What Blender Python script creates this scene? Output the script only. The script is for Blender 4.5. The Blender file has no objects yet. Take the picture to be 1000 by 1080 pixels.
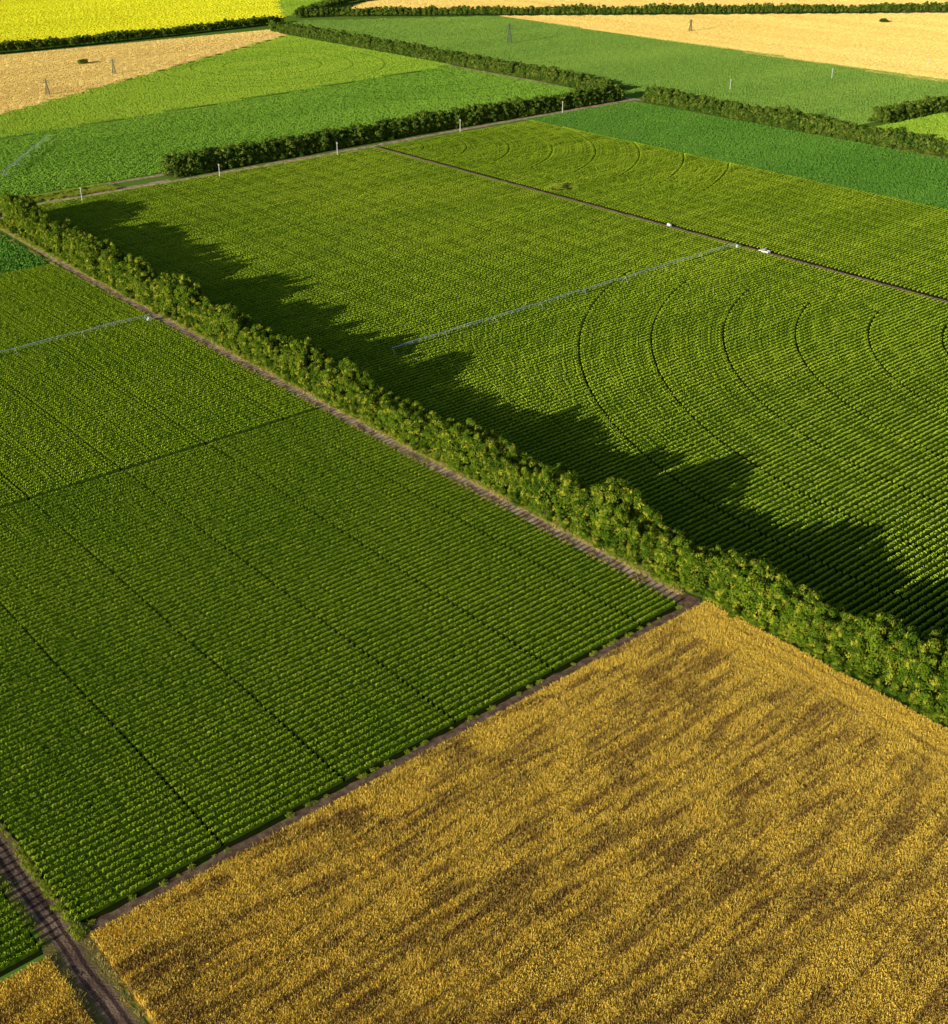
import bpy, math, random
import numpy as np
from mathutils import Vector, noise as mn
random.seed(7); rng=np.random.default_rng(7)
scene=bpy.context.scene; R=math.radians
# World frame: x runs along the crop rows, y across them (parallel to the windbreak), metres.
def link(o,parent=None):
    scene.collection.objects.link(o)
    if parent: o.parent=parent
    return o
# ------------------------------------------------------------ node helper
class NT:
    def __init__(s,tree): s.t=tree; s.n=tree.nodes; s.l=tree.links
    def new(s,typ,**k):
        n=s.n.new(typ)
        for a,b in k.items(): setattr(n,a,b)
        return n
    def link(s,a,b): s.l.new(a,b)
    def setin(s,node,idx,v):
        if isinstance(v,bpy.types.NodeSocket): s.l.new(v,node.inputs[idx])
        else: node.inputs[idx].default_value=v
    def math(s,op,a,b=0.0,c=None,clamp=False):
        n=s.new('ShaderNodeMath',operation=op); n.use_clamp=clamp
        s.setin(n,0,a); s.setin(n,1,b)
        if c is not None: s.setin(n,2,c)
        return n.outputs[0]
    def pos(s): return s.new('ShaderNodeNewGeometry').outputs['Position']
    def noise(s,scale,vec=(1,1,1),detail=2,rough=.55,rot=0,off=(0,0,0)):
        m=s.new('ShaderNodeMapping'); s.link(s.pos(),m.inputs[0])
        m.inputs['Scale'].default_value=vec; m.inputs['Rotation'].default_value=(0,0,rot); m.inputs['Location'].default_value=off
        n=s.new('ShaderNodeTexNoise'); s.link(m.outputs[0],n.inputs['Vector'])
        n.inputs['Scale'].default_value=scale; n.inputs['Detail'].default_value=detail; n.inputs['Roughness'].default_value=rough
        return n.outputs[0]
    def step(s,v,a,b):
        n=s.new('ShaderNodeMapRange'); n.interpolation_type='SMOOTHSTEP'
        s.setin(n,0,v); n.inputs[1].default_value=a; n.inputs[2].default_value=b
        return n.outputs[0]
    def mix(s,f,a,b,mode='MIX'):
        n=s.new('ShaderNodeMix',data_type='RGBA',blend_type=mode)
        s.setin(n,0,f)
        for i,v in ((6,a),(7,b)):
            if isinstance(v,tuple): n.inputs[i].default_value=(*v[:3],1)
            else: s.l.new(v,n.inputs[i])
        return n.outputs[2]
    def xyz(s):
        n=s.new('ShaderNodeSeparateXYZ'); s.link(s.pos(),n.inputs[0]); return n.outputs
def mat(name,builder,trans=0.0,rough=.9,bump=None):
    m=bpy.data.materials.new(name); m.use_nodes=True
    t=NT(m.node_tree); t.n.clear()
    out=t.new('ShaderNodeOutputMaterial')
    col=builder(t)
    d=t.new('ShaderNodeBsdfDiffuse')
    t.setin(d,0,(*col,1) if isinstance(col,tuple) else col)
    sh=d.outputs[0]
    if trans>0:
        tr=t.new('ShaderNodeBsdfTranslucent'); t.setin(tr,0,(*col,1) if isinstance(col,tuple) else col)
        mx=t.new('ShaderNodeMixShader'); mx.inputs[0].default_value=trans
        t.link(sh,mx.inputs[1]); t.link(tr.outputs[0],mx.inputs[2]); sh=mx.outputs[0]
    if bump:
        b=t.new('ShaderNodeBump'); b.inputs['Strength'].default_value=bump[1]; b.inputs['Distance'].default_value=bump[2]
        t.link(t.noise(bump[0],detail=4),b.inputs['Height']); t.link(b.outputs[0],d.inputs['Normal'])
    t.link(sh,out.inputs[0]); return m
def plant(name,dark,mid,light,big=.012,small=.9,stretch=(1,1,1),trans=0.0,extra=None,sst=(1,1,1),thr=(.42,.75)):
    def b(t):
        c=t.mix(t.step(t.noise(big,stretch,3),.35,.65),dark,mid)
        c=t.mix(t.step(t.noise(small,sst,1),*thr),c,light)
        if extra: c=extra(t,c)
        return c
    return mat(name,b,trans)
def rings(cx,cy,sp,w,rmax,k=.45):
    # wheel tracks left by a centre pivot
    def e(t,c):
        x,y,z=t.xyz()
        dx=t.math('SUBTRACT',x,cx); dy=t.math('SUBTRACT',y,cy)
        r=t.math('SQRT',t.math('ADD',t.math('MULTIPLY',dx,dx),t.math('MULTIPLY',dy,dy)))
        m=t.math('LESS_THAN',t.math('MODULO',r,sp),w); m=t.math('MULTIPLY',m,t.math('LESS_THAN',r,rmax))
        return t.mix(t.math('MULTIPLY',m,.75),c,t.mix(1.0,c,(k,k,k),'MULTIPLY'))
    return e
# ------------------------------------------------------------ meshes
def quads(name,V,m,faces=None):
    me=bpy.data.meshes.new(name)
    V=np.asarray(V,dtype=float).reshape(-1,3)
    if faces is None: faces=np.arange(len(V)).reshape(-1,4).tolist()
    me.from_pydata(V.tolist(),[],faces); me.materials.append(m); me.update()
    return me
def obj(name,me,parent=None,loc=None):
    o=bpy.data.objects.new(name,me); link(o,parent)
    if loc: o.location=loc
    return o
def sheet(name,poly,m,z,parent=None):
    me=bpy.data.meshes.new(name); me.from_pydata([(x,y,z) for x,y in poly],[],[list(range(len(poly)))])
    me.materials.append(m); me.update(); 
    return obj(name,me,parent)
def rect(a,b,c,d): return [(a,c),(b,c),(b,d),(a,d)]
class Build:
    def __init__(s): s.v=[]; s.f=[]; s.mi=[]
    def beam(s,p,q,r,r2=None,n=5,mi=0,cap=True):
        p=Vector(p);q=Vector(q); r2=r if r2 is None else r2
        d=(q-p).normalized(); a=d.orthogonal().normalized(); b=d.cross(a); k=len(s.v)
        for c,rr in ((p,r),(q,r2)):
            for i in range(n):
                th=2*math.pi*i/n; s.v.append(tuple(c+a*math.cos(th)*rr+b*math.sin(th)*rr))
        for i in range(n):
            j=(i+1)%n; s.f.append([k+i,k+j,k+n+j,k+n+i]); s.mi.append(mi)
        if cap:
            s.f.append([k+i for i in range(n)][::-1]); s.f.append([k+n+i for i in range(n)]); s.mi+=[mi,mi]
    def box(s,c,h,mi=0,taper=1.0):
        k=len(s.v)
        for z in (-1,1):
            for x,y in ((-1,-1),(1,-1),(1,1),(-1,1)):
                t=taper if z>0 else 1
                s.v.append((c[0]+x*h[0]*t,c[1]+y*h[1]*t,c[2]+z*h[2]))
        for f in ([3,2,1,0],[4,5,6,7],[0,1,5,4],[1,2,6,5],[2,3,7,6],[3,0,4,7]):
            s.f.append([k+i for i in f]); s.mi.append(mi)
    def mesh(s,name,mats):
        me=bpy.data.meshes.new(name); me.from_pydata(s.v,[],s.f)
        for m in mats: me.materials.append(m)
        me.polygons.foreach_set('material_index',s.mi); me.update(); return me
# ------------------------------------------------------------ scatter via geometry nodes
def source(name,meshes):
    c=bpy.data.collections.new(name)
    for i,me in enumerate(meshes):
        o=bpy.data.objects.new('%s_%02d'%(name,i),me); c.objects.link(o)
    return c
def scatter(name,coll,P,S,A,nvar,parent=None):
    P=np.asarray(P,dtype=np.float32).reshape(-1,3); n=len(P)
    me=bpy.data.meshes.new(name); me.vertices.add(n); me.vertices.foreach_set('co',P.ravel())
    S=np.asarray(S,dtype=np.float32).reshape(-1,3)
    rot=np.zeros((n,3),dtype=np.float32); rot[:,2]=A
    a=me.attributes.new('scl','FLOAT_VECTOR','POINT'); a.data.foreach_set('vector',S.ravel())
    a=me.attributes.new('rot','FLOAT_VECTOR','POINT'); a.data.foreach_set('vector',rot.ravel())
    a=me.attributes.new('idx','INT','POINT'); a.data.foreach_set('value',rng.integers(0,nvar,n).astype(np.int32))
    me.update()
    o=obj(name,me,parent)
    g=bpy.data.node_groups.new(name+'_nodes','GeometryNodeTree')
    g.interface.new_socket('Geometry',in_out='INPUT',socket_type='NodeSocketGeometry')
    g.interface.new_socket('Geometry',in_out='OUTPUT',socket_type='NodeSocketGeometry')
    N=g.nodes; L=g.links
    gi=N.new('NodeGroupInput'); go=N.new('NodeGroupOutput'); ip=N.new('GeometryNodeInstanceOnPoints')
    ci=N.new('GeometryNodeCollectionInfo'); ci.inputs['Collection'].default_value=coll
    ci.inputs['Separate Children'].default_value=True; ci.inputs['Reset Children'].default_value=True
    def attr(nm,ty):
        q=N.new('GeometryNodeInputNamedAttribute'); q.data_type=ty; q.inputs['Name'].default_value=nm
        e=[s for s in q.outputs if s.name=='Attribute' and s.enabled]
        return e[0] if e else q.outputs[0]
    L.new(gi.outputs[0],ip.inputs['Points']); L.new(ci.outputs[0],ip.inputs['Instance'])
    ip.inputs['Pick Instance'].default_value=True
    L.new(attr('idx','INT'),ip.inputs['Instance Index'])
    L.new(attr('rot','FLOAT_VECTOR'),ip.inputs['Rotation']); L.new(attr('scl','FLOAT_VECTOR'),ip.inputs['Scale'])
    L.new(ip.outputs[0],go.inputs[0])
    md=o.modifiers.new('scatter','NODES'); md.node_group=g
    return o
# ------------------------------------------------------------ materials
soil=mat('soil',lambda t:t.mix(t.step(t.noise(.6,detail=5),.35,.7),(.15,.09,.06),(.32,.21,.13)),bump=(3,.6,.15))
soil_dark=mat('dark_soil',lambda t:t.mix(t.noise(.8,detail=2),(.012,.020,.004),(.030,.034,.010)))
def roadcol(t):
    c=t.mix(t.step(t.noise(.35,detail=5),.35,.65),(.40,.26,.17),(.82,.60,.38))
    return t.mix(t.step(t.noise(.4,(1,.3,1),3,off=(9,4,2)),.56,.68),c,(.30,.30,.08))
dirt=mat('dirt_road',roadcol,bump=(2.5,.7,.2))
def rutcol(t):
    x,y,z=t.xyz()
    c=t.mix(t.step(t.noise(.35,(1,.4,1),5),.35,.65),(.15,.09,.065),(.36,.235,.16))
    u=t.math('ABSOLUTE',t.math('ADD',x,t.math('ADD',151.8,t.math('MULTIPLY',t.math('SUBTRACT',t.noise(.08),.5),1.6))))
    rut=t.math('MULTIPLY',t.step(u,.35,.6),t.math('SUBTRACT',1.0,t.step(u,1.0,1.3)))
    c=t.mix(t.math('MULTIPLY',rut,.8),c,(.055,.032,.028))
    side=t.math('MULTIPLY',t.step(t.math('ADD',u,t.math('MULTIPLY',t.noise(.5,detail=4),1.2)),1.9,2.5),.8)
    return t.mix(side,c,(.22,.19,.05))
dirt_rut=mat('dirt_road_rutted',rutcol,bump=(2.5,.8,.25))
dirt_red=mat('dirt_track',lambda t:t.mix(t.noise(.5,detail=5),(.36,.19,.14),(.62,.38,.28)),bump=(2.5,.7,.2))
def patches(t):
    v=t.new('ShaderNodeTexVoronoi'); m=t.new('ShaderNodeMapping'); t.link(t.pos(),m.inputs[0]); m.inputs['Scale'].default_value=(.0022,.0013,0)
    v.distance='CHEBYCHEV'
    t.link(m.outputs[0],v.inputs['Vector']); v.inputs['Scale'].default_value=1
    s=t.new('ShaderNodeSeparateColor'); t.link(v.outputs['Color'],s.inputs[0])
    c=t.mix(s.outputs[0],(.12,.24,.03),(.20,.33,.04))
    return t.mix(t.step(s.outputs[1],.62,.63),c,(.8,.6,.22))
ground_m=mat('ground',patches)
bark=mat('bark',lambda t:t.mix(t.noise(4),(.05,.035,.025),(.12,.09,.06)))
tree_leaf=plant('tree_leaf',(.055,.115,.008),(.12,.20,.012),(.44,.44,.04),big=.14,small=.6,trans=.12,thr=(.47,.76))
tree_leaf_far=plant('tree_leaf_distant',(.055,.115,.014),(.10,.17,.02),(.22,.27,.035),big=.08,small=.35)
corn_m=plant('corn_leaf',(.24,.40,.018),(.35,.51,.024),(.46,.60,.04),big=.02,small=1.0,stretch=(1,.8,1),sst=(.4,1,1))
corn2_m=plant('corn_leaf_light',(.28,.45,.018),(.39,.55,.024),(.46,.60,.035),big=.014,small=1.0,sst=(.3,1,1))
def r1x(t,c):
    s=t.step(t.noise(.03,(.25,3,1),2,off=(5,1,0)),.4,.62)
    return t.mix(s,c,t.mix(1.0,c,(.78,.82,.8),'MULTIPLY'))
corn3_m=plant('corn_leaf_yellowish',(.36,.54,.026),(.47,.63,.034),(.54,.68,.05),big=.009,small=.8,extra=r1x,sst=(.3,1,1))
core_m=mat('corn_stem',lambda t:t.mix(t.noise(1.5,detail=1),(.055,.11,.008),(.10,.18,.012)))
green_a=plant('crop_dark_green',(.085,.22,.026),(.12,.27,.034),(.14,.30,.04),big=.01,small=.5,stretch=(.6,1.6,1))
green_b=plant('crop_green',(.15,.31,.03),(.21,.38,.04),(.24,.41,.05),big=.012,small=.4,stretch=(.3,1.8,1),extra=rings(420,640,27,1.4,110))
green_c=plant('crop_light_green',(.25,.42,.035),(.35,.50,.045),(.41,.55,.055),big=.012,small=.3,stretch=(.25,1.8,1),extra=rings(350,765,26,1.5,120))
green_d=plant('crop_upper_green',(.17,.31,.05),(.23,.37,.06),(.26,.40,.065),big=.009,small=.3,stretch=(.3,1.6,1))
yellow_m=plant('sunflower_bloom',(.78,.76,.02),(.90,.86,.03),(.95,.93,.06),big=.012,small=.3,stretch=(.3,1.5,1))
straw_m=plant('stubble_straw',(.80,.56,.17),(.92,.69,.22),(.97,.80,.32),big=.016,small=.25,stretch=(.25,2.2,1))
straw_n=plant('stubble_straw_gold',(.86,.61,.16),(.96,.72,.22),(.98,.80,.30),big=.014,small=.25,stretch=(2.2,.25,1))
def wheatcol(t):
    x,y,z=t.xyz()
    st=t.noise(.85,(.11,.8,1),4,.68,rot=.05)
    st2=t.noise(.07,(.8,1,1),1,.5,off=(3,8,1))
    v=t.math('ADD',t.math('MULTIPLY',st,.85),t.math('MULTIPLY',st2,.15))
    head=t.step(t.math('ADD',x,t.math('MULTIPLY',t.noise(.05),10.0)),-12.0,4.0)
    hl=t.noise(.55,(1.2,.10,1),2)
    v=t.math('ADD',t.math('MULTIPLY',v,t.math('SUBTRACT',1.0,head)),t.math('MULTIPLY',t.math('ADD',t.math('MULTIPLY',hl,.6),.28),head))
    edge=t.math('MULTIPLY',t.step(y,-16.0,-4.0),t.step(t.noise(.12,(.6,1.6,1),2,off=(1,1,1)),.5,.62))
    v=t.math('ADD',v,t.math('MULTIPLY',edge,.16))
    # tramlines left by the sprayer
    tl=t.math('LESS_THAN',t.math('ABSOLUTE',t.math('SUBTRACT',t.math('MODULO',t.math('ADD',x,400.0),26.0),10.0)),.3)
    v=t.math('ADD',v,t.math('MULTIPLY',tl,.05))
    c=t.mix(t.step(v,.40,.56),(.42,.245,.06),(.98,.71,.11))
    return t.mix(t.step(t.noise(2.2,(1,1,1),1),.5,.8),c,t.mix(.6,c,(.98,.82,.25)))
wheat_m=mat('ripe_wheat',wheatcol)
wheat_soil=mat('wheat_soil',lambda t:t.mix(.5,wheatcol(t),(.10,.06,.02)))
dry_m=plant('dry_grass',(.45,.36,.10),(.62,.48,.16),(.7,.6,.2),big=.1,small=1)
grass_m=plant('grass',(.24,.34,.03),(.34,.42,.04),(.5,.5,.08),big=.1,small=1)
white_m=mat('white_concrete',lambda t:t.mix(t.noise(2),(.62,.62,.60),(.78,.78,.75)))
def metal(name,c,r,me):
    m=bpy.data.materials.new(name); m.use_nodes=True; b=m.node_tree.nodes['Principled BSDF']
    b.inputs['Base Color'].default_value=(*c,1); b.inputs['Roughness'].default_value=r; b.inputs['Metallic'].default_value=me; return m
galv=metal('galvanised_steel',(.62,.72,.70),.5,.2); steel=metal('tower_steel',(.10,.11,.11),.6,.3)
paint=metal('white_paint',(.8,.8,.8),.3,0); glass=metal('dark_glass',(.02,.025,.03),.1,0); rubber=metal('rubber',(.02,.02,.02),.8,0)
# ------------------------------------------------------------ plant geometry
def corn_segment(seed,per_m,width=.12,L=12.0,m=corn_m,ln=.75,spread=.07,core_w=.3):
    r=np.random.default_rng(seed); V=[]
    for i in range(int(L*per_m)):
        x=r.uniform(0,L); hh=1.0+.10*mn.noise(Vector((x*.5,seed*7.3,0)))
        b=np.array([x,r.normal(0,spread),r.uniform(.45,1.0)*hh+.15])
        a=r.uniform(0,2*math.pi); d=np.array([math.cos(a),math.sin(a)*.65,0]); s=np.array([-d[1],d[0],0])*width*r.uniform(.7,1.3)
        l=ln*r.uniform(.6,1.1)
        m1=b+d*l*.45+np.array([0,0,.2*r.uniform(.5,1.3)]); m2=b+d*l+np.array([0,0,.05*r.uniform(-3,2)])
        V+=[b-s*.5,b+s*.5,m1+s,m1-s, m1-s,m1+s,m2+s*.3,m2-s*.3]
    F=[[4*i,4*i+1,4*i+2,4*i+3] for i in range(len(V)//4)]
    k=len(V); V2=[tuple(v) for v in V]; F2=list(F); nx=int(L/1.0)
    for i in range(nx+1):
        x=i*1.0; h=.85+.1*r.random(); w=core_w+.03*r.random(); o=r.normal(0,.02)
        V2+=[(x,o-w,0),(x,o-w*.8,h*.7),(x,o,h),(x,o+w*.8,h*.7),(x,o+w,0)]
    for i in range(nx):
        for j in range(4): F2.append([k+i*5+j,k+i*5+j+1,k+i*5+5+j+1,k+i*5+5+j])
    me=bpy.data.meshes.new('corn_row'); me.from_pydata(V2,[],F2); me.materials.append(m); me.materials.append(core_m)
    me.polygons.foreach_set('material_index',[0]*len(F)+[1]*(len(F2)-len(F))); me.update()
    return me
def tuft_tile(seed,size,n,w,h,m,lean=.35,topw=.5):
    r=np.random.default_rng(seed); V=[]
    for i in range(n):
        x,y=r.uniform(-size/2,size/2,2)
        a=r.uniform(0,2*math.pi); u=np.array([math.cos(a),math.sin(a),0])*w*r.uniform(.6,1.4)/2
        t=np.array([r.normal(0,lean)*h,r.normal(0,lean)*h,h*r.uniform(.6,1.25)]); b=np.array([x,y,0])
        V+=[b-u,b+u,b+t+u*topw,b+t-u*topw]
    return quads('tuft_patch',V,m)
def tree_mesh(seed,h,rad,nleaf,leaf,m):
    r=np.random.default_rng(seed); B=Build()
    B.beam((0,0,0),(0.1,0.05,h*.35),.20,.14,6); B.beam((0.1,.05,h*.35),(.0,.1,h*.8),.14,.04,5)
    lobes=[]
    nl=r.integers(13,19)
    for i in range(nl):
        th=r.uniform(0,2*math.pi); zz=r.uniform(.22,.90); prof=math.sin(math.pi*min(1,(zz-.02)))**.6
        rr=rad*prof*r.uniform(.5,.78)
        c=np.array([math.cos(th)*rr,math.sin(th)*rr,zz*h]); lobes.append((c,rad*r.uniform(.26,.42)))
    lobes.append((np.array([r.normal(0,.2),r.normal(0,.2),h*.93]),rad*.34)); lobes.append((np.array([0,0,h*.6]),rad*.6)); lobes.append((np.array([0,0,h*.3]),rad*.6))
    for c,_ in lobes[:nl]:
        B.beam((0.05,.05,max(.2*h,c[2]-h*.22)),tuple(c),.07,.02,4)
    tot=sum(l[1]**2 for l in lobes)
    for c,lr in lobes:
        for i in range(int(nleaf*lr*lr/tot)):
            d=r.normal(size=3); d/=np.linalg.norm(d)
            if d[2]<-.4: d[2]*=-1
            p=c+d*lr*(r.uniform(.78,1.12))
            if p[2]<.3: p[2]=.3+r.random()
            nn=d+r.normal(0,.33,3)+np.array([0,0,.15]); nn/=np.linalg.norm(nn)
            a=np.cross(nn,r.normal(size=3)); a/=np.linalg.norm(a); b=np.cross(nn,a)
            s=leaf*r.uniform(.5,1.3)
            k=len(B.v); B.v+=[tuple(p-a*s*.6),tuple(p+b*s*.4-a*.1*s),tuple(p+a*s*.6),tuple(p-b*s*.4+a*.1*s)]
            B.f.append([k,k+1,k+2,k+3]); B.mi.append(1)
    return B.mesh('tree',[bark,m])
corn_src=source('corn_rows_src',[corn_segment(i,38,.07,m=corn_m,ln=.45,spread=.05,core_w=.24) for i in range(5)])
corn2_src=source('corn_rows2_src',[corn_segment(20+i,20,.10,m=corn2_m,ln=.52,spread=.05,core_w=.28) for i in range(4)])
corn3_src=source('corn_rows3_src',[corn_segment(40+i,16,.13,m=corn3_m,ln=.56,spread=.06,core_w=.32) for i in range(4)])
wheat_src=source('wheat_src',[tuft_tile(60+i,4.3,1200,.07,.62,wheat_m,.35,.8) for i in range(4)])
def far_src(nm,m,seed,n=230,w=.65,h=.5,lean=.25): return source(nm,[tuft_tile(seed+i,8.3,n,w,h,m,lean,.7) for i in range(3)])
ga=far_src('dg_src',green_a,100,280,.6,.5); gb=far_src('gb_src',green_b,110); gc=far_src('gc_src',green_c,120); gd=far_src('gd_src',green_d,130)
ye=far_src('ye_src',yellow_m,140,180,.9,.8); sw=far_src('sw_src',straw_m,150,260,.5,.45); sn=far_src('sn_src',straw_n,160,260,.5,.45)
grass_src=source('grass_src',[tuft_tile(170+i,1.6,130,.09,.45,grass_m,.5,.3) for i in range(3)])
drygrass_src=source('drygrass_src',[tuft_tile(175+i,1.6,110,.08,.35,dry_m,.5,.4) for i in range(3)])
trees=source('tree_src',[tree_mesh(200+i,10,2.95+.25*(i%3),3100,.40,tree_leaf) for i in range(8)])
ftrees=source('far_tree_src',[tree_mesh(230+i,10,3.5,900,.82,tree_leaf_far) for i in range(4)])
# ------------------------------------------------------------ ground & fields
sheet('ground',rect(-9000,9000,-9000,9000),ground_m,0)
def fit_rows(name,coll,nv,x0,x1,y0,y1,sp,cuts,zs=1,ys=1,parent=None):
    P=[];S=[]; y=y0+sp/2
    while y<y1:
        gaps=sorted(cuts(y)); cur=x0; iv=[]
        for a,b in gaps:
            if b<=cur or a>=x1: continue
            if a>cur: iv.append((cur,a))
            cur=max(cur,b)
        if cur<x1: iv.append((cur,x1))
        for a,b in iv:
            L=b-a
            if L<.5: continue
            n=max(1,round(L/12)); l=L/n
            for i in range(n):
                P.append((a+i*l,y+random.gauss(0,.02),.03)); S.append((l/12,ys,zs*random.uniform(.95,1.05)))
        y+=sp
    return scatter(name,coll,P,S,0,nv,parent)
def field(name): 
    e=bpy.data.objects.new(name,None); return link(e)
def lines(xs,w): return lambda y:[(x-w/2+.12*math.sin(y*.11+x),x+w/2+.12*math.sin(y*.11+x)) for x in xs]
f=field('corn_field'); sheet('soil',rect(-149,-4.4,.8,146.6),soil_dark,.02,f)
tr=[-122,-96.5,-70,-43.5,-17]
fit_rows('corn_rows',corn_src,5,-148.5,-5,1.6,146,1.7,lines(tr,.5),1.0,1.1,parent=f)
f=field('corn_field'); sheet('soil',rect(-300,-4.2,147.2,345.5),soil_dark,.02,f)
fit_rows('corn_rows',corn2_src,4,-300,-5,147.4,345,1.7,lines([-278,-252,-226,-200,-174,-148,-122,-96.5,-70,-43.5,-17],.65),1.0,1.2,parent=f)
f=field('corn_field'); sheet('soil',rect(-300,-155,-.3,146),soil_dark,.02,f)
fit_rows('corn_rows',corn_src,5,-230,-155.4,.2,145,1.7,lines([-174,-200,-226],.6),1.0,1.1,parent=f)
CX=236
def arcs(cx,cy,radii,w):
    def g(y):
        o=[]
        for r in radii:
            a=r*r-(y-cy)**2
            if a<=0: continue
            h=math.sqrt(a); hw=w/2*r/max(h,.01)
            if hw>w*1.6: continue
            for s in (-1,1): o.append((cx+s*h-hw,cx+s*h+hw))
        return o
    return g
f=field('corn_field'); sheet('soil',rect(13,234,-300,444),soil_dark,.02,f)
fit_rows('corn_rows',corn3_src,4,14,233.6,-160,443,1.9,arcs(CX,-9,[25.1*k for k in range(1,9)],.8),1.0,1.3,f)
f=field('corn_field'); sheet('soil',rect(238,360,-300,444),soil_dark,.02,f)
fit_rows('corn_rows',corn3_src,4,238.4,359.5,-60,443,1.9,arcs(CX,440,[25*k for k in range(1,9)],.8),1.0,1.3,f)
def inside(poly,X,Y):
    c=np.zeros(X.shape,bool); n=len(poly)
    for i in range(n):
        x1,y1=poly[i];x2,y2=poly[(i+1)%n]
        if y1==y2: continue
        k=((y1>Y)!=(y2>Y))&(X<(x2-x1)*(Y-y1)/(y2-y1)+x1); c^=k
    return c
def fill(name,poly,coll,nv,base,size=8.0,z=.02,rot=True):
    f=field(name); sheet('soil',poly,base,z,f)
    xs=[p[0] for p in poly]; ys=[p[1] for p in poly]
    nx=max(1,round((max(xs)-min(xs))/size)); ny=max(1,round((max(ys)-min(ys))/size)); sx=(max(xs)-min(xs))/nx; sy=(max(ys)-min(ys))/ny
    X,Y=np.meshgrid(min(xs)+sx*(np.arange(nx)+.5),min(ys)+sy*(np.arange(ny)+.5))
    k=inside(poly,X,Y)
    X=X[k];Y=Y[k]; n=len(X)
    P=np.stack([X,Y,np.full(n,z+.01)],1); S=np.ones((n,3)); S[:,2]=rng.uniform(.9,1.1,n)
    scatter(name+'_plants',coll,P,S,rng.integers(0,4,n)*math.pi/2 if rot else np.zeros(n),nv,f)
    return f
fill('crop_field',rect(-220,-4,347.5,428),ga,3,green_a)
fill('crop_field',rect(361,463,-60,452),ga,3,green_a)
fill('crop_field',[(-40,468),(468,470),(468,657),(77,611),(-100,590)],gb,3,green_b)
fill('crop_field',[(-36,600),(77,614),(456,660),(470,662),(474,908)],gc,3,green_c)
fill('stubble_field',[(-36,602),(474,914),(490,958),(213,955),(-60,948),(-200,800)],sw,3,straw_m)
fill('sunflower_field',[(60,985),(236,988),(515,1004),(550,1040),(700,1300),(650,1480),(60,1500)],ye,3,green_c)
fill('crop_field',[(520,1014),(560,1046),(690,1166),(850,1330),(800,1480),(600,1250),(479,1082)],gc,3,green_c,z=.06)
fill('crop_field',[(490,300),(700,300),(713,360),(730,898),(545,1000),(494,950)],gd,3,green_d)
fill('crop_field',rect(477,698,-50,290),gc,3,green_c)
fill('stubble_field',[(702,-50),(702,352),(734,898),(878,786),(1128,598),(1300,350),(1300,-50)],sn,3,straw_n)
fill('stubble_field',[(604,1024),(1150,616),(1500,400),(1700,900),(1100,1500),(760,1150)],sn,3,straw_n)
def wheatfill(name,x0,x1,y0,y1):
    f=field(name); sheet('soil',rect(x0-.5,x1+.5,y0-.5,y1+.4),wheat_soil,.02,f)
    P=[];S=[];s=4.0
    nx=round((x1-x0)/s); ny=round((y1-y0)/s)
    for i in range(nx):
        for j in range(ny):
            x=x0+(i+.5)*(x1-x0)/nx; y=y0+(j+.5)*(y1-y0)/ny
            v=mn.noise(Vector((x*.07,y*.3,3.1)))
            P.append((x,y,.03)); S.append((1,1,max(.7,.95+.3*v)))
    scatter(name+'_stalks',wheat_src,P,S,rng.integers(0,4,len(P))*math.pi/2,4,f)
wheatfill('wheat_field',-148,1.5,-170,-1.6)
wheatfill('wheat_field',-220,-155,-120,-1.8)
# ------------------------------------------------------------ roads
def strip(name,pts,w,m,z=.05,seg=3.0,jag=.35):
    V=[];F=[];acc=[]
    for (a,b) in zip(pts[:-1],pts[1:]):
        a=Vector(a);b=Vector(b); n=max(1,int((b-a).length/seg))
        for i in range(n): acc.append(a.lerp(b,i/n))
    acc.append(Vector(pts[-1]))
    for i,p in enumerate(acc):
        d=(acc[min(i+1,len(acc)-1)]-acc[max(i-1,0)]).normalized(); nrm=Vector((-d.y,d.x))
        for s in (-1,1):
            q=p+nrm*s*(w/2+random.uniform(-jag,jag)); V.append((q.x,q.y,z))
    for i in range(len(acc)-1): F.append([2*i,2*i+1,2*i+3,2*i+2])
    me=bpy.data.meshes.new(name); me.from_pydata(V,[],F); me.materials.append(m); me.update(); return obj(name,me)
strip('dirt_road',[(-151.8,-220),(-151.8,-5),(-151.8,60),(-151.8,420)],5.6,dirt_rut,.06)
strip('dirt_road',[(-1.7,3),(-1.5,200),(-.9,330),(1.5,405),(4,436)],3.6,dirt,.07)
strip('dirt_path',[(-155,-.4),(-80,-.3),(0,-.2)],2.2,soil,.08,2.0,.4)
strip('dirt_road',[(-160,436),(-20,438),(10,441),(60,446),(105,446)],10.5,dirt,.09,4,1.2)
strip('dirt_road',[(100,446),(214,449),(313,453),(472,457)],5,dirt,.10,5,.8)
strip('dirt_track',[(236,-200),(236,443)],4.2,dirt_red,.11)
strip('dirt_path',[(472,440),(466,500),(470,560),(470,900)],5,dirt,.12,5,.6)
strip('dirt_path',[(-20,461),(120,464)],4,dirt,.13,5,1)
def blob(name,c,rx,ry,m,z):
    pts=[(c[0]+rx*math.cos(a)*(1+.5*mn.noise(Vector((math.cos(a)*2,math.sin(a)*2,c[0])))),c[1]+ry*math.sin(a)*(1+.5*mn.noise(Vector((math.cos(a)*2,math.sin(a)*2,c[1]))))) for a in np.linspace(0,2*math.pi,28)[:-1]]
    return sheet(name,pts,m,z)
blob('bare_soil',(-1.5,1),3.2,3.4,soil,.14)
blob('bare_soil',(-151,-3),4.5,6,dirt_rut,.15)
blob('bare_soil',(0,440),18,9,dirt,.16)
blob('bare_soil',(248,301),7,5.5,soil_dark,1.3)
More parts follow.
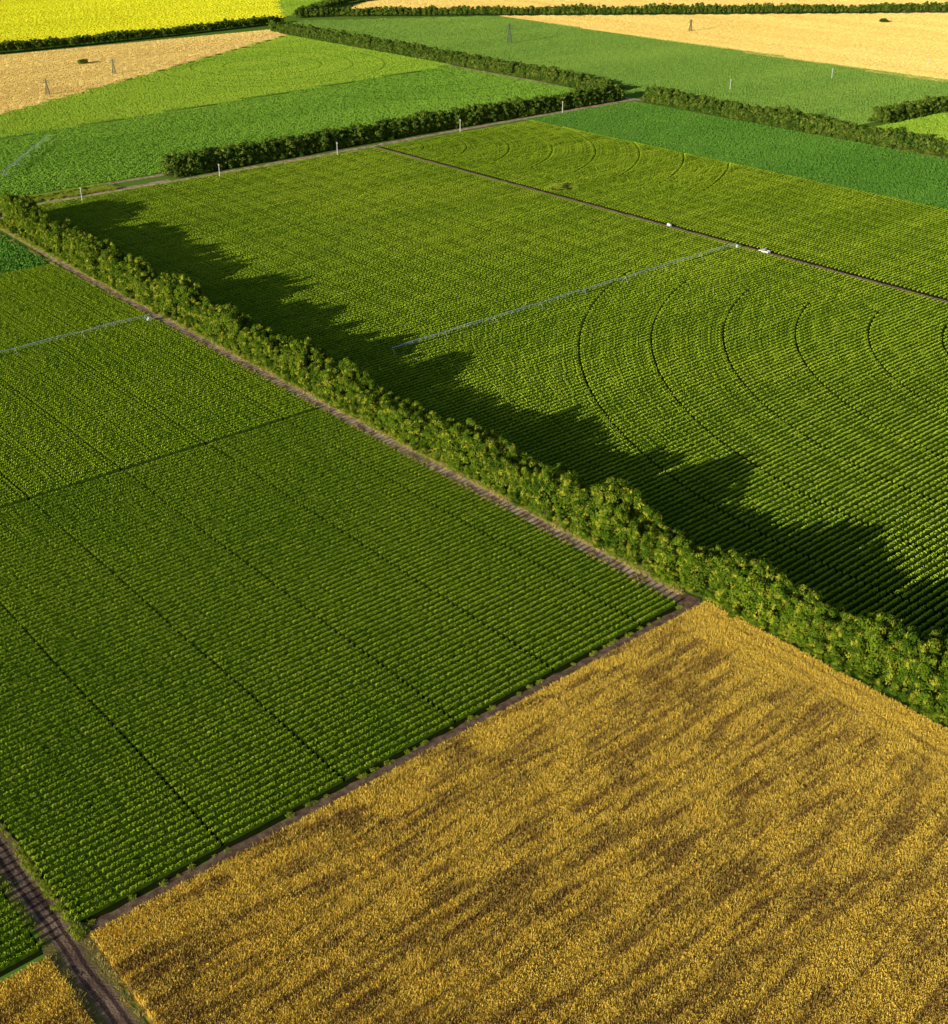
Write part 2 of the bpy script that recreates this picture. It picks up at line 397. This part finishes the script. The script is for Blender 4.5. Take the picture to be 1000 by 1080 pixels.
def verge(name,coll,nv,x0,x1,y0,y1,n,sc=(1,1)):
    P=np.stack([rng.uniform(x0,x1,n),rng.uniform(y0,y1,n),np.full(n,.08)],1)
    S=np.repeat(rng.uniform(.6,1.3,n)[:,None],3,1); S[:,:2]*=sc[0]; S[:,2]*=sc[1]
    return scatter(name,coll,P,S,rng.uniform(0,6.28,n),nv)
verge('grass_verge',grass_src,3,.3,2.6,4,430,900)
verge('grass_verge',drygrass_src,3,-4.4,-3.6,4,430,260)
verge('grass_verge',drygrass_src,3,-.1,.6,4,420,260)
verge('grass_verge',grass_src,3,-149.6,-148.8,-2,146,130)
verge('grass_verge',drygrass_src,3,-149.4,-148.2,-120,-2,120)
verge('grass_verge',grass_src,3,-155.4,-154.4,-2,146,130)
verge('grass_verge',drygrass_src,3,-155.4,-154.2,-100,-2,110)
verge('grass_verge',grass_src,3,-148,-4,.7,1.3,60,(.6,.5))
verge('grass_verge',grass_src,3,20,75,450,462,250,(2,2))
verge('grass_verge',grass_src,3,243,256,296,306,60,(1.5,3))
# ------------------------------------------------------------ trees
def tree_line(name,coll,nv,pts,rows,sp,h0,hv,jit=.8,rscale=1.0,under=True):
    P=[];S=[];A=[]
    def walk(off,step,jitter):
        for (a,b) in zip(pts[:-1],pts[1:]):
            a=Vector(a);b=Vector(b); L=(b-a).length; d=(b-a)/L; nrm=Vector((-d.y,d.x)); k=random.uniform(0,step)
            while k<L:
                yield a+d*k+nrm*(off+random.gauss(0,jitter)); k+=step*random.uniform(.75,1.25)
    for off in rows:
        for p in walk(off,sp,jit):
            n=mn.noise(Vector((p.x*.02,p.y*.045,1.7)))+.7*mn.noise(Vector((p.x*.05,p.y*.11,5.2)))
            h=h0*max(.80,min(1.34,1+hv*n*1.6+random.gauss(0,.085)))
            s=h/10; w=rscale*random.uniform(.85,1.15)*(.55+.45*s)
            P.append((p.x,p.y,0)); S.append((w,w,s)); A.append(random.uniform(0,6.28))
    if under:
        for off in (min(rows)-1.7,max(rows)+1.7):
            for p in walk(off,2.5,.5):
                w=random.uniform(.35,.6); P.append((p.x,p.y,-.3)); S.append((w,w,random.uniform(.25,.5))); A.append(random.uniform(0,6.28))
    return scatter(name,coll,P,S,np.array(A),nv)
tree_line('windbreak_trees',trees,8,[(8.0,-170),(7.5,-60),(6.0,60),(5.5,300),(7.5,424)],(-2.8,0,2.9),4.1,11.0,.34,rscale=.97)
tree_line('windbreak_trees',ftrees,4,[(107,456),(214,461),(313,464),(409,464),(464,465)],(-3,0,3),4.5,9.5,.12,rscale=1.05)
tree_line('windbreak_trees',ftrees,4,[(473,446),(470,300),(469,213),(469,-60)],(-3,0,3),4.5,8.8,.14)
tree_line('windbreak_trees',ftrees,4,[(474,482),(478,560),(482,771),(482,948)],(-3,0,3),4.6,8.8,.16)
tree_line('windbreak_trees',ftrees,4,[(525,296),(608,295),(700,296)],(-4,0,4),4.6,9,.15)
tree_line('windbreak_trees',ftrees,4,[(60,964),(216,968),(352,975),(519,996)],(-3,0,3),5,8,.15,under=False)
tree_line('windbreak_trees',ftrees,4,[(560,1025),(600,1006),(881,795),(1133,605),(1300,480)],(-3,0,3),5,8.5,.15,under=False)
tree_line('windbreak_trees',ftrees,4,[(555,1020),(682,1110),(790,1135)],(-3,3),5,8,.2,under=False)
tree_line('bush_clump',ftrees,4,[(245,299),(254,302)],(0,),3,2.2,.2,under=False)
for (x,y) in ((243,864),(994,598)):
    tree_line('bush_clump',ftrees,4,[(x,y),(x+7,y+3)],(-1.5,1.5),3,3.5,.2,under=False)
tree_line('bush_clump',ftrees,4,[(30,456),(62,458)],(0,),4,1.8,.3,under=False,rscale=.8)
# ------------------------------------------------------------ built things
def utility_pole(x,y,h=7.8):
    B=Build(); B.beam((0,0,0),(0,0,h),.22,.14,8); B.beam((-.9,0,h-.6),(.9,0,h-.6),.06,.06,4)
    for i in (-1,0,1): B.beam((i*.8,0,h-.55),(i*.8,0,h-.25),.05,.03,5)
    B.beam((-.6,0,h-.6),(0,0,h-1.3),.03,.03,4); B.beam((.6,0,h-.6),(0,0,h-1.3),.03,.03,4)
    o=obj('utility_pole',B.mesh('utility_pole',[white_m]),loc=(x,y,0)); o.rotation_euler[2]=R(90)
for p in ((49,434),(127,436),(206,441),(303,448),(395,452),(552,438),(652,420),(755,401)): utility_pole(*p)
def pylon(x,y,h):
    B=Build(); b=h*.13; t=h*.025
    def c(z): 
        k=b+(t-b)*min(1,z/(h*.8)); return [(-k,-k,z),(k,-k,z),(k,k,z),(-k,k,z)]
    zs=[0,.2,.38,.54,.68,.8,.9,1]
    for z0,z1 in zip(zs[:-1],zs[1:]):
        A=c(z0*h);D=c(z1*h)
        for i in range(4):
            j=(i+1)%4; B.beam(A[i],D[i],.15,n=4); B.beam(A[i],D[j],.09,n=4); B.beam(A[j],D[i],.09,n=4); B.beam(D[i],D[j],.08,n=4)
    for z,l in ((.78,.2),(.9,.15)):
        for s in (-1,1):
            B.beam((0,0,z*h+.5),(s*l*h,0,z*h),.14,n=4); B.beam((0,0,z*h-.5),(s*l*h,0,z*h),.14,n=4); B.beam((s*l*h,0,z*h),(s*l*h,0,z*h-1),.1,n=4)
    o=obj('lattice_pylon',B.mesh('lattice_pylon',[steel]),loc=(x,y,0)); o.rotation_euler[2]=R(-30)
for p in ((596,729,17),(790,680,11),(163,742,11),(242,800,11)): pylon(*p)
def irrigation(p,q,nspan,cart=True):
    p=Vector((*p,0));q=Vector((*q,0)); L=(q-p).length; B=Build(); sp=L/nspan; z0=2.6
    for k in range(nspan+1):
        x=k*sp
        for s in (-1,1):
            B.beam((x,s*1.5,.6),(x,0,z0),.05,n=4)
            B.beam((x-.12,s*1.5,.5),(x+.12,s*1.5,.5),.5,.5,12,mi=1); B.beam((x-.14,s*1.5,.5),(x+.14,s*1.5,.5),.2,.2,8)
        B.beam((x,-1.5,.65),(x,1.5,.65),.07,n=4); B.beam((x,0,z0-.1),(x,0,z0+.4),.06,n=4)
    for k in range(nspan):
        n=8; prev=None
        for i in range(n+1):
            u=i/n; x=(k+u)*sp; z=z0+.45*math.sin(math.pi*u); w=.4*math.sin(math.pi*u); zt=z-.7*math.sin(math.pi*u)
            cur=((x,0,z),(x,-w,zt),(x,w,zt))
            if prev:
                B.beam(prev[0],cur[0],.12,n=6)
                B.beam(prev[1],cur[1],.025,n=4); B.beam(prev[2],cur[2],.025,n=4)
                B.beam(prev[0],cur[1],.02,n=4); B.beam(prev[0],cur[2],.02,n=4)
            if 0<i<n:
                B.beam(cur[0],cur[1],.02,n=4); B.beam(cur[0],cur[2],.02,n=4); B.beam(cur[1],cur[2],.02,n=4)
                B.beam(cur[0],(x,0,1.4),.02,n=4)
            prev=cur
    if cart:
        x=L+1.8; B.box((x,0,.95),(1.2,.8,.25)); B.box((x-.2,0,1.5),(.6,.6,.3),mi=0,taper=.9)
        B.beam((x-.5,0,1.8),(x-1.5,0,z0),.1,n=6)
        for sx in (-1,1):
            for sy in (-1,1): B.beam((x+sx*.9,sy*.9,.45),(x+sx*.9,sy*1.1,.45),.45,.45,12,mi=1)
    o=obj('irrigation_machine',B.mesh('irrigation_machine',[galv,rubber])); o.location=p
    d=q-p; o.rotation_euler[2]=math.atan2(d.y,d.x)
irrigation((41,170),(231,175),8)
irrigation((-230,247),(-8,255),9)
irrigation((43,517),(98,590),4,False)
def pickup(x,y,a):
    B=Build(); B.box((0,0,.75),(2.5,.92,.33)); B.box((.25,0,1.4),(.95,.86,.34),mi=0,taper=.82); B.box((.25,0,1.38),(.98,.80,.22),mi=1,taper=.86); B.box((.25,0,1.38),(.84,.885,.22),mi=1,taper=.86)
    B.box((-1.65,.86,1.16),(.8,.04,.10)); B.box((-1.65,-.86,1.16),(.8,.04,.10)); B.box((-2.46,0,1.16),(.04,.82,.10)); B.box((2.52,0,.6),(.06,.85,.12),mi=1)
    for sx in (-1.55,1.6):
        for sy in (-1,1): B.beam((sx,sy*.72,.38),(sx,sy*.96,.38),.38,.38,14,mi=2)
    o=obj('pickup_truck',B.mesh('pickup_truck',[paint,glass,rubber]),loc=(x,y,.1)); o.rotation_euler[2]=a
pickup(236,163,R(88))
def trailer(x,y):
    B=Build(); B.box((0,0,.9),(1.3,.6,.08)); B.beam((-1.1,0,1.4),(1.1,0,1.4),.45,.45,14); B.beam((1.3,0,.85),(2.2,0,.6),.05,n=4)
    for s in (-1,1): B.beam((0,s*.65,.4),(0,s*.8,.4),.4,.4,12,mi=1)
    o=obj('water_tank_trailer',B.mesh('water_tank_trailer',[paint,rubber]),loc=(x,y,.1)); o.rotation_euler[2]=R(80)
trailer(235.6,217)
# ------------------------------------------------------------ light, sky, camera
EL=13.0; AZ=6.0   # sun height, and how far its light leans from +x towards +y
w=bpy.data.worlds.new('World'); scene.world=w; w.use_nodes=True
nt=w.node_tree; bg=nt.nodes['Background']; sk=nt.nodes.new('ShaderNodeTexSky'); sk.sky_type='NISHITA'; sk.sun_disc=False
sk.sun_elevation=R(EL); sk.sun_rotation=R(270-AZ); nt.links.new(sk.outputs[0],bg.inputs[0]); bg.inputs[1].default_value=.08
sl=bpy.data.lights.new('sun','SUN'); sl.energy=5; sl.angle=R(.5); sl.color=(1,.94,.79)
so=bpy.data.objects.new('sun',sl); link(so); so.rotation_euler=(0,-R(90-EL),R(AZ))
cd=bpy.data.cameras.new('camera'); cam=bpy.data.objects.new('camera',cd); link(cam)
cam.location=(-189.8,-144.3,150); cam.rotation_euler=(R(61.5),0,R(-40.4)); cd.sensor_width=36
cd.lens=36*1272/1080; cd.clip_end=30000; cd.clip_start=1
scene.camera=cam
scene.view_settings.view_transform='Standard'; scene.view_settings.look='None'; scene.view_settings.exposure=0
